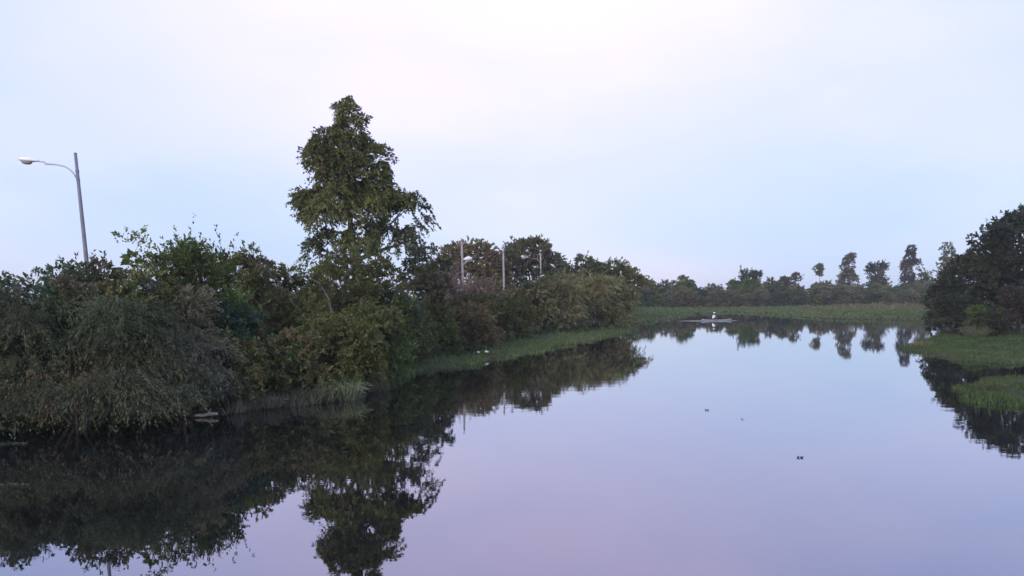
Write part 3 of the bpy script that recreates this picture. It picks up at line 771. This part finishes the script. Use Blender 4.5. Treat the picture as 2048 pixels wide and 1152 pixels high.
def reed_clump(label, x, y, r, h, n, seed, cols, ry=None):
    rng = np.random.default_rng(seed)
    z = max(gz(x, y), 0) - 0.03
    o = thing('reed_clump', label, 'reeds', (x, y, z), 'reed clumps at the waterline')
    a = rng.uniform(0, 6.283, n); q = np.sqrt(rng.uniform(0, 1, n))
    P = np.column_stack([np.cos(a) * q * r, np.sin(a) * q * (ry or r), np.zeros(n)])
    d = np.column_stack([P[:, 0] * 0.45 / r, P[:, 1] * 0.45 / r, np.ones(n)]) + rng.normal(size=(n, 3)) * 0.16
    s = rng.uniform(0.55, 1.15, n)
    c = palette(rng, n, cols)
    Q = leaf_quads(rng, P, d, h * s, 0.035 * np.ones(n))
    k = n // 2
    tips = P[:k] + unit(d[:k]) * (h * s[:k] * 0.7)[:, None]
    d2 = d[:k].copy(); d2[:, 2] -= 1.1; d2[:, :2] *= 2.2
    Q2 = leaf_quads(rng, tips, d2, h * 0.45, 0.03)
    link('blades', quads('blades', Q, c), o, LEAF)
    link('bent_tips', quads('bent_tips', Q2, c[:k]), o, LEAF)
    return o
PALE = [(0.20, 0.22, 0.12), (0.16, 0.19, 0.10), (0.13, 0.17, 0.08)]
reed_clump('pale yellow-green reed tuft at the waterline below the broad olive bush', -6.95, 29.5, 0.65, 0.85, 420, 501, PALE)
reed_clump('dull grey-green reed fringe left of the pale reed tuft', -8.2, 28.6, 0.9, 0.62, 380, 502, [(0.13, 0.15, 0.09), (0.10, 0.12, 0.07)], 0.4)
reed_clump('small grey-green reed fringe right of the pale floating log', -9.5, 26.9, 0.75, 0.6, 300, 503, [(0.13, 0.14, 0.10), (0.10, 0.11, 0.07)], 0.35)
reed_clump('thin pale reed tuft on the tip of the larger right spit', 31.5, 55.2, 0.5, 0.7, 130, 505, [(0.12, 0.13, 0.06), (0.16, 0.15, 0.09)])
reed_clump('pale reed tuft before the dark trees behind the larger right spit', 42.4, 66.0, 0.8, 1.3, 220, 506, [(0.10, 0.12, 0.06), (0.13, 0.13, 0.07)])
reed_clump('short reed tuft on the tip of the smaller nearer right spit', 20.6, 30.6, 0.4, 0.42, 110, 507, [(0.07, 0.10, 0.035), (0.10, 0.11, 0.05)])
reed_clump('small dark reed tuft at the water edge just right of the pale reed tuft', -5.9, 31.6, 0.4, 0.5, 150, 504, [(0.09, 0.09, 0.06), (0.07, 0.08, 0.04)])

# ---------------------------------------------------------------- lamps and posts
def lathe_pole(h, r0, r1, n=14, seg=7, bend=0.02, seed=0):
    rng = np.random.default_rng(seed)
    z = np.linspace(-0.3, h, seg)
    pts = np.column_stack([np.zeros(seg), np.zeros(seg), z])
    return tube_mesh([(pts, np.linspace(r0, r1, seg))], n)

def head_mesh(L_=0.8, w=0.30, hh=0.18):
    """cobra-head street light: tapered shell along +X from the arm end"""
    xs_ = [0, 0.12, 0.3, 0.55, 0.8, 0.95, 1.0]
    ws = [0.22, 0.35, 0.75, 1.0, 0.95, 0.6, 0.15]
    hs = [0.35, 0.5, 0.85, 1.0, 0.8, 0.45, 0.12]
    bm = bmesh.new(); rings = []
    for x, a, b in zip(xs_, ws, hs):
        ring = []
        for k in range(12):
            t = 2 * math.pi * k / 12
            zz = math.sin(t) * hh * b * (0.75 if math.sin(t) > 0 else 0.35)
            ring.append(bm.verts.new((x * L_, math.cos(t) * w * 0.5 * a, zz)))
        rings.append(ring)
    for a, b in zip(rings, rings[1:]):
        for k in range(12):
            bm.faces.new((a[k], a[(k + 1) % 12], b[(k + 1) % 12], b[k]))
    bm.faces.new(rings[0][::-1]); bm.faces.new(rings[-1])
    bmesh.ops.recalc_face_normals(bm, faces=bm.faces)
    me = bpy.data.meshes.new('lamp_head'); bm.to_mesh(me); bm.free()
    return me

def lens_mesh(L_=0.8, w=0.30):
    bm = bmesh.new(); rings = []
    for zf, s in ((0, 1.0), (-0.05, 0.95), (-0.10, 0.72), (-0.125, 0.35)):
        rings.append([bm.verts.new((L_ * 0.60 + math.cos(2 * math.pi * k / 12) * 0.22 * s, math.sin(2 * math.pi * k / 12) * w * 0.38 * s, zf - 0.035)) for k in range(12)])
    for a, b in zip(rings, rings[1:]):
        for k in range(12):
            bm.faces.new((a[k], b[k], b[(k + 1) % 12], a[(k + 1) % 12]))
    bm.faces.new(rings[-1])
    bmesh.ops.recalc_face_normals(bm, faces=bm.faces)
    me = bpy.data.meshes.new('lens'); bm.to_mesh(me); bm.free()
    return me

GL = 'street lamps and posts along the lane'
def street_lamp(label, x, y, h, r0, r1, az_deg, arm_len, attach, rise, pole_mat, arm_mat, lean=(0, 0), arm_r=0.035, head=True, headscale=1.0, name='street_lamp'):
    z = gz(x, y)
    o = thing(name, label, 'street lamp' if head else 'post', (x, y, z), GL)
    o.rotation_euler = (lean[1], lean[0], 0)
    link('pole', lathe_pole(h, r0, r1), o, pole_mat, True)
    # top cap
    cp = tube_mesh([([(0, 0, h), (0, 0, h + 0.03), (0, 0, h + 0.05)], [r1 * 1.1, r1 * 1.05, r1 * 0.3])], 14)
    link('cap', cp, o, pole_mat)
    if not head:
        for zc in (h - 0.35, h - 1.0):
            link('clamp_band', tube_mesh([([(0, 0, zc), (0, 0, zc + 0.08)], [r1 * 1.22, r1 * 1.22])], 14), o, STEEL)
        return o
    a = R(az_deg)
    dx, dy = math.cos(a), math.sin(a)
    prof = [(0.0, 0), (0.10, 0.22), (0.22, 0.42), (0.42, 0.60), (0.75, 0.71), (1.2, 0.76), (arm_len * 0.8, 0.84), (arm_len, 0.9)]
    sc = rise / 0.9
    pts = [(dx * (r1 * 0.6 + s), dy * (r1 * 0.6 + s), h - attach + q * sc) for s, q in prof]
    link('arm', tube_mesh([(pts, [arm_r * 1.2, arm_r * 1.2, arm_r * 1.1, arm_r, arm_r, arm_r, arm_r * 0.9, arm_r * 0.9])], 8), o, arm_mat, True)
    for zc in (h - attach - 0.08, h - attach + 0.25):
        link('clamp_band', tube_mesh([([(0, 0, zc), (0, 0, zc + 0.07)], [r1 * 1.25, r1 * 1.25])], 14), o, pole_mat)
    hd = link('lamp_head', head_mesh(), o, HEADM, True)
    hd.location = (pts[-1][0] - dx * 0.08, pts[-1][1] - dy * 0.08, pts[-1][2])
    hd.rotation_euler = (0, R(-6), a)
    hd.scale = (headscale, headscale * 1.15, headscale * (1.0 if headscale == 1 else 1.7))
    link('lens', lens_mesh(), hd, LENS, True)
    return o

street_lamp('tall grey street lamp leaning left above the left bank, its arm reaching left', -16.75, 29.0, 9.6, 0.11, 0.056, 180, 1.5, 0.95, 0.72, STEEL, ARM, lean=(R(-1.6), 0), arm_r=0.03)
street_lamp('nearest pale concrete post, with a small white lamp head low on its right', -4.75, 71.8, 8.9, 0.15, 0.095, 12, 0.12, 2.3, 0.55, CONCRETE, ARM, lean=(R(-1.0), 0), headscale=1.15)
street_lamp('middle pale concrete post, bare of any lamp', -0.9, 86.8, 9.5, 0.16, 0.10, 0, 0, 0, 0, CONCRETE, ARM, head=False, name='concrete_post', lean=(R(-0.7), 0))
street_lamp('farthest pale post, a white lamp head on a rusty arm to its left', 3.95, 100, 9.7, 0.15, 0.095, 180, 1.7, 1.2, 0.75, CONCRETE, REDARM, arm_r=0.05, headscale=1.3)

# ---------------------------------------------------------------- boat and its rower
BX, BY, BR = 32.9, 116.3, 4.0
boat = thing('canoe', 'long low pale blue-grey canoe on the far water', 'boat', (BX, BY, 0), rz=R(BR))
def hull_mesh(Lh=2.45, half=0.42, hgt=0.18, inset=0.0):
    bm = bmesh.new(); rings = []
    nst = 17
    for i in range(nst):
        u = -1 + 2 * i / (nst - 1)
        w = half * (1 - abs(u) ** 2.6) + 0.015 - inset
        w = max(w, 0.006)
        sheer = hgt + 0.16 * u ** 4
        keel = -0.10 + 0.22 * abs(u) ** 5 + inset
        ring = []
        for k in range(9):
            t = -1 + 2 * k / 8
            ring.append(bm.verts.new((u * Lh * (1 - inset * 0.2), math.copysign(abs(t) ** 0.7, t) * w, keel + (sheer - keel) * abs(t) ** 2.4)))
        rings.append(ring)
    for a, b in zip(rings, rings[1:]):
        for k in range(8):
            bm.faces.new((a[k], b[k], b[k + 1], a[k + 1]))
    me = bpy.data.meshes.new('hull'); bm.to_mesh(me); bm.free()
    return me
h_o = link('hull', hull_mesh(), boat, HULL, True)
mod = h_o.modifiers.new('thick', 'SOLIDIFY'); mod.thickness = 0.025
for s in (-1, 1):
    pts = []
    for i in range(17):
        u = -1 + 2 * i / 16
        pts.append((u * 2.45, s * (0.42 * (1 - abs(u) ** 2.6) + 0.015), 0.185 + 0.16 * u ** 4))
    link('gunwale', tube_mesh([(pts, [0.022] * 17)], 6), boat, WOOD)
def slab(name, x, hw, w, z, parent, m, t=0.03):
    bm = bmesh.new()
    bmesh.ops.create_cube(bm, size=1)
    bmesh.ops.scale(bm, vec=(w, hw * 2, t), verts=bm.verts)
    bmesh.ops.bevel(bm, geom=bm.edges[:], offset=0.008, segments=1, affect='EDGES')
    me = bpy.data.meshes.new(name); bm.to_mesh(me); bm.free()
    o = link(name, me, parent, m); o.location = (x, 0, z); return o
for x in (-1.5, -0.55, 0.9):
    slab('thwart', x, 0.40 if abs(x) < 1 else 0.34, 0.22, 0.15, boat, WOOD)

def skin_body(name, verts, edges, radii, parent, material, root=0, sub=1):
    me = bpy.data.meshes.new(name)
    me.from_pydata(verts, edges, [])
    o = link(name, me, parent, material)
    o.modifiers.new('skin', 'SKIN')
    if not me.skin_vertices:
        bpy.context.view_layer.objects.active = o
        o.select_set(True); bpy.ops.mesh.customdata_skin_add()
    for i, r in enumerate(radii):
        me.skin_vertices[0].data[i].radius = (r, r) if not isinstance(r, tuple) else r
        me.skin_vertices[0].data[i].use_root = (i == root)
    s = o.modifiers.new('sub', 'SUBSURF'); s.levels = sub; s.render_levels = sub + 1
    o.modifiers['skin'].use_smooth_shade = True
    return o

# rower sits on the thwart at x = -0.55, facing +X
person = thing('person', 'person in a white shirt and dark trousers seated paddling in the canoe', 'person', (BX - 0.55 * math.cos(R(BR)), BY - 0.55 * math.sin(R(BR)), 0.26), rz=R(BR))
person.scale = (1.18, 1.18, 1.18)
v = [(0, 0, 0.08), (0.02, 0, 0.25), (0.05, 0, 0.42), (0.08, 0, 0.53), (0.10, 0, 0.60), (0.12, 0, 0.68), (0.125, 0, 0.78), (0.11, 0, 0.84)]
r = [(0.14, 0.10), (0.13, 0.09), (0.15, 0.10), (0.10, 0.08), 0.05, (0.075, 0.085), (0.075, 0.09), 0.05]
e = [(i, i + 1) for i in range(7)]
def add(p, rad, frm):
    v.append(p); r.append(rad); e.append((frm, len(v) - 1)); return len(v) - 1
for s, hand in ((1, (0.50, 0.30, 0.40)), (-1, (0.42, -0.20, 0.18))):
    a = add((0.08, s * 0.19, 0.50), 0.062, 3)
    b = add((0.22, s * 0.31, 0.28), 0.046, a)
    c = add((hand[0] - 0.05, hand[1], hand[2] - 0.02), 0.030, b)
    pm = add(hand, (0.036, 0.022), c)
    for q, ln_ in enumerate((0.06, 0.068, 0.064, 0.052)):
        f1 = add((hand[0] + 0.045, hand[1] + (q - 1.5) * 0.021, hand[2] + 0.012), 0.0095, pm)
        f2 = add((hand[0] + 0.045 + ln_ * 0.5, hand[1] + (q - 1.5) * 0.022, hand[2] - 0.012), 0.0085, f1)
        add((hand[0] + 0.035 + ln_ * 0.3, hand[1] + (q - 1.5) * 0.022, hand[2] - 0.042), 0.008, f2)
    th = add((hand[0], hand[1] - s * 0.035, hand[2] + 0.012), 0.011, pm)
    add((hand[0] + 0.03, hand[1] - s * 0.045, hand[2] - 0.02), 0.009, th)
for s in (1, -1):
    hp = add((0.06, s * 0.10, 0.06), 0.085, 0)
    kn = add((0.46, s * 0.17, 0.20), 0.058, hp)
    an = add((0.66, s * 0.15, -0.12), 0.038, kn)
    add((0.80, s * 0.15, -0.15), 0.034, an)
nose = add((0.215, 0, 0.75), 0.014, 6)
for s in (1, -1):
    add((0.115, s * 0.10, 0.755), 0.018, 6)
body = skin_body('body', v, e, r, person, SKIN)
# clothes: slightly wider skins over torso and arms, and over hips and legs
sv = [(0, 0, 0.04), (0.02, 0, 0.25), (0.05, 0, 0.42), (0.075, 0, 0.54)]
sr = [(0.20, 0.16), (0.19, 0.15), (0.20, 0.14), (0.11, 0.09)]
se = [(0, 1), (1, 2), (2, 3)]
for s, hand in ((1, (0.50, 0.30, 0.40)), (-1, (0.42, -0.20, 0.18))):
    i = len(sv)
    sv += [(0.08, s * 0.20, 0.50), (0.19, s * 0.29, 0.33)]; sr += [0.085, 0.066]; se += [(2, i), (i, i + 1)]
skin_body('shirt', sv, se, sr, person, SHIRT)
tv = [(0, 0, 0.04)]; tr_ = [(0.16, 0.12)]; te = []
for s in (1, -1):
    i = len(tv)
    tv += [(0.06, s * 0.10, 0.05), (0.46, s * 0.17, 0.20), (0.64, s * 0.155, -0.09)]
    tr_ += [0.10, 0.074, 0.054]; te += [(0, i), (i, i + 1), (i + 1, i + 2)]
skin_body('trousers', tv, te, tr_, person, TROUSER)
bm = bmesh.new()
bmesh.ops.create_uvsphere(bm, u_segments=14, v_segments=10, radius=0.115)
for vv in bm.verts:
    vv.co.y *= 0.88; vv.co.z *= 1.05
bmesh.ops.delete(bm, geom=[vv for vv in bm.verts if vv.co.z < -0.02 and vv.co.x > -0.02 or vv.co.z < -0.08 or (vv.co.x > 0.085 and vv.co.z < 0.05)], context='VERTS')
me = bpy.data.meshes.new('hair'); bm.to_mesh(me); bm.free()
hr = link('hair', me, person, HAIR, True); hr.location = (0.115, 0, 0.79)
# white sun hat
hp_ = [(0.115, 0, 0.835), (0.115, 0, 0.84), (0.115, 0, 0.85), (0.115, 0, 0.90), (0.113, 0, 0.935), (0.113, 0, 0.945)]
link('sun_hat', tube_mesh([(hp_, [0.125, 0.19, 0.185, 0.125, 0.095, 0.03])], 16), person, SHIRT, True)
# face: eyes
for s in (1, -1):
    bm = bmesh.new(); bmesh.ops.create_uvsphere(bm, u_segments=8, v_segments=6, radius=0.012)
    me = bpy.data.meshes.new('eye'); bm.to_mesh(me); bm.free()
    ey = link('eye', me, person, HAIR); ey.location = (0.19, s * 0.032, 0.765)
# paddle held in both hands
pa = np.array((0.54, 0.46, 0.80 - 0.12)); 
d = np.array((0.42, -0.20, 0.15)) - np.array((0.52, 0.30, 0.37)); d = d / np.linalg.norm(d)
p0 = np.array((0.52, 0.30, 0.37)) - d * 0.35; p1 = p0 + d * 1.35
pad = thing('paddle', 'wooden paddle held across the canoe by the seated person', 'paddle', tuple(person.location), rz=R(BR))
link('shaft', tube_mesh([([p0, (p0 + p1) / 2, p1], [0.016, 0.016, 0.016])], 8), pad, WOOD, True)
link('grip', tube_mesh([([p0 + np.array((-0.06, 0, 0)), p0 + np.array((0.06, 0, 0))], [0.02, 0.02])], 8), pad, WOOD, True)
bl = tube_mesh([([p1 - d * 0.05, p1 + d * 0.08, p1 + d * 0.3, p1 + d * 0.42], [0.02, 0.075, 0.085, 0.04])], 10)
link('blade', bl, pad, WOOD, True)

# ---------------------------------------------------------------- small floating and stranded things
def drift_log():
    rng = np.random.default_rng(610)
    o = thing('driftwood_log', 'short pale grey log lying at the waterline under the weeping shrub', 'log', (-10.75, 25.0, 0.05), rz=R(6))
    pts = curve_pts(rng, (-0.42, 0, 0.02), (0.36, 0.02, 0.07), 7, 0.02)
    link('log', tube_mesh([(pts, [0.03, 0.05, 0.06, 0.055, 0.062, 0.055, 0.045])], 10), o, DRIFT, True)
    link('branch_stub', tube_mesh([([pts[4], pts[4] + np.array((0.05, -0.02, 0.12)), pts[4] + np.array((0.09, -0.03, 0.18))], [0.03, 0.025, 0.012])], 7), o, DRIFT, True)
drift_log()

def scrap(label, x, y, s, seed):
    rng = np.random.default_rng(seed)
    bm = bmesh.new()
    bmesh.ops.create_icosphere(bm, subdivisions=2, radius=s)
    w = Waves(rng, 3.0 / s)
    co = np.array([vv.co[:] for vv in bm.verts])
    k = 1 + 0.35 * w(co)
    for vv, q in zip(bm.verts, k):
        vv.co *= q
        vv.co.z *= 0.7
    me = bpy.data.meshes.new('plastic_scrap'); bm.to_mesh(me); bm.free()
    o = link('plastic_scrap', me, None, SCRAP)
    o.location = (x, y, max(gz(x, y), 0) + 0.30)
    tag(o, label, 'litter', 'white scraps on the left margin')
scrap('small white scrap lying on the grassy margin of the left bank', -1.75, 49.0, 0.12, 1)
scrap('smaller dull white scrap just left of the white one', -2.3, 48.6, 0.085, 2)

def floating_weed(label, x, y, r, n, seed, cols, ry=None):
    rng = np.random.default_rng(seed)
    a = rng.uniform(0, 6.283, n); q = np.sqrt(rng.uniform(0, 1, n))
    P = np.column_stack([np.cos(a) * q * r, np.sin(a) * q * (ry or r), rng.uniform(0.0, 0.02, n)])
    d = np.column_stack([np.cos(a), np.sin(a), rng.uniform(0.02, 0.35, n)])
    Q = leaf_quads(rng, P, d, rng.uniform(0.04, 0.08, n), rng.uniform(0.02, 0.04, n))
    o = link('floating_weed', quads('floating_weed', Q, palette(rng, n, cols)), None, LEAF)
    o.location = (x, y, 0.003)
    tag(o, label, 'weed', 'weeds floating on the open water')
DW = [(0.03, 0.03, 0.035), (0.04, 0.04, 0.03)]
floating_weed('dark weed speck alone on the nearer open water at the right', 7.42, 18.25, 0.035, 26, 701, DW)
floating_weed('small weed speck in mid water below the boat', 7.1, 26.0, 0.045, 18, 702, DW)
floating_weed('faint weed speck right of the one in mid water below the boat', 7.8, 24.0, 0.025, 4, 703, DW)
WG = [(0.06, 0.09, 0.05), (0.05, 0.07, 0.05)]
floating_weed('dim green weed strip at the left edge under the weeping shrub', -14.6, 20.5, 0.5, 160, 704, WG, 0.16)
floating_weed('thin pale weed line on dark water at the left edge', -11.4, 15.9, 0.42, 90, 705, [(0.12, 0.12, 0.09), (0.08, 0.09, 0.06)], 0.05)

# a pale bare twig arching out of the tall olive mound
rng = np.random.default_rng(800)
o = thing('bare_sapling', 'pale bare sapling arching out of the bushes left of the tallest tree', 'sapling', (-9.3, 36.2, gz(-9.3, 36.2)))
link('stem', tube_mesh([([(0.5, 0, 0), (0.45, 0, 2.4), (0.15, -0.1, 4.0), (-0.25, -0.15, 4.75), (-0.6, -0.2, 4.95)], [0.04, 0.035, 0.025, 0.016, 0.006])], 6), o, PALEBARK, True)
link('twig', tube_mesh([([(0.15, -0.1, 4.0), (0.4, -0.15, 4.5), (0.5, -0.2, 4.9)], [0.014, 0.01, 0.005])], 5), o, PALEBARK, True)

# ---------------------------------------------------------------- evening haze over the water
me = bpy.data.meshes.new('haze')
bm = bmesh.new(); bmesh.ops.create_cube(bm, size=1)
for vv in bm.verts:
    vv.co.x *= 3300; vv.co.y = vv.co.y * 2700 + 700; vv.co.z = -2.8 + (vv.co.z + 0.5) * 27.0
bm.to_mesh(me); bm.free()
hm = bpy.data.materials.new('haze_air'); hm.use_nodes = True
t = hm.node_tree; t.nodes.clear()
ho = t.nodes.new('ShaderNodeOutputMaterial'); pv = t.nodes.new('ShaderNodeVolumePrincipled')
pv.inputs['Color'].default_value = (0.86, 0.90, 0.97, 1)
pv.inputs['Density'].default_value = 0.0003
t.links.new(pv.outputs[0], ho.inputs['Volume'])
haze = link('haze', me, None, hm)
tag(haze, 'thin evening haze over the lagoon and its banks', 'haze', kind='stuff')
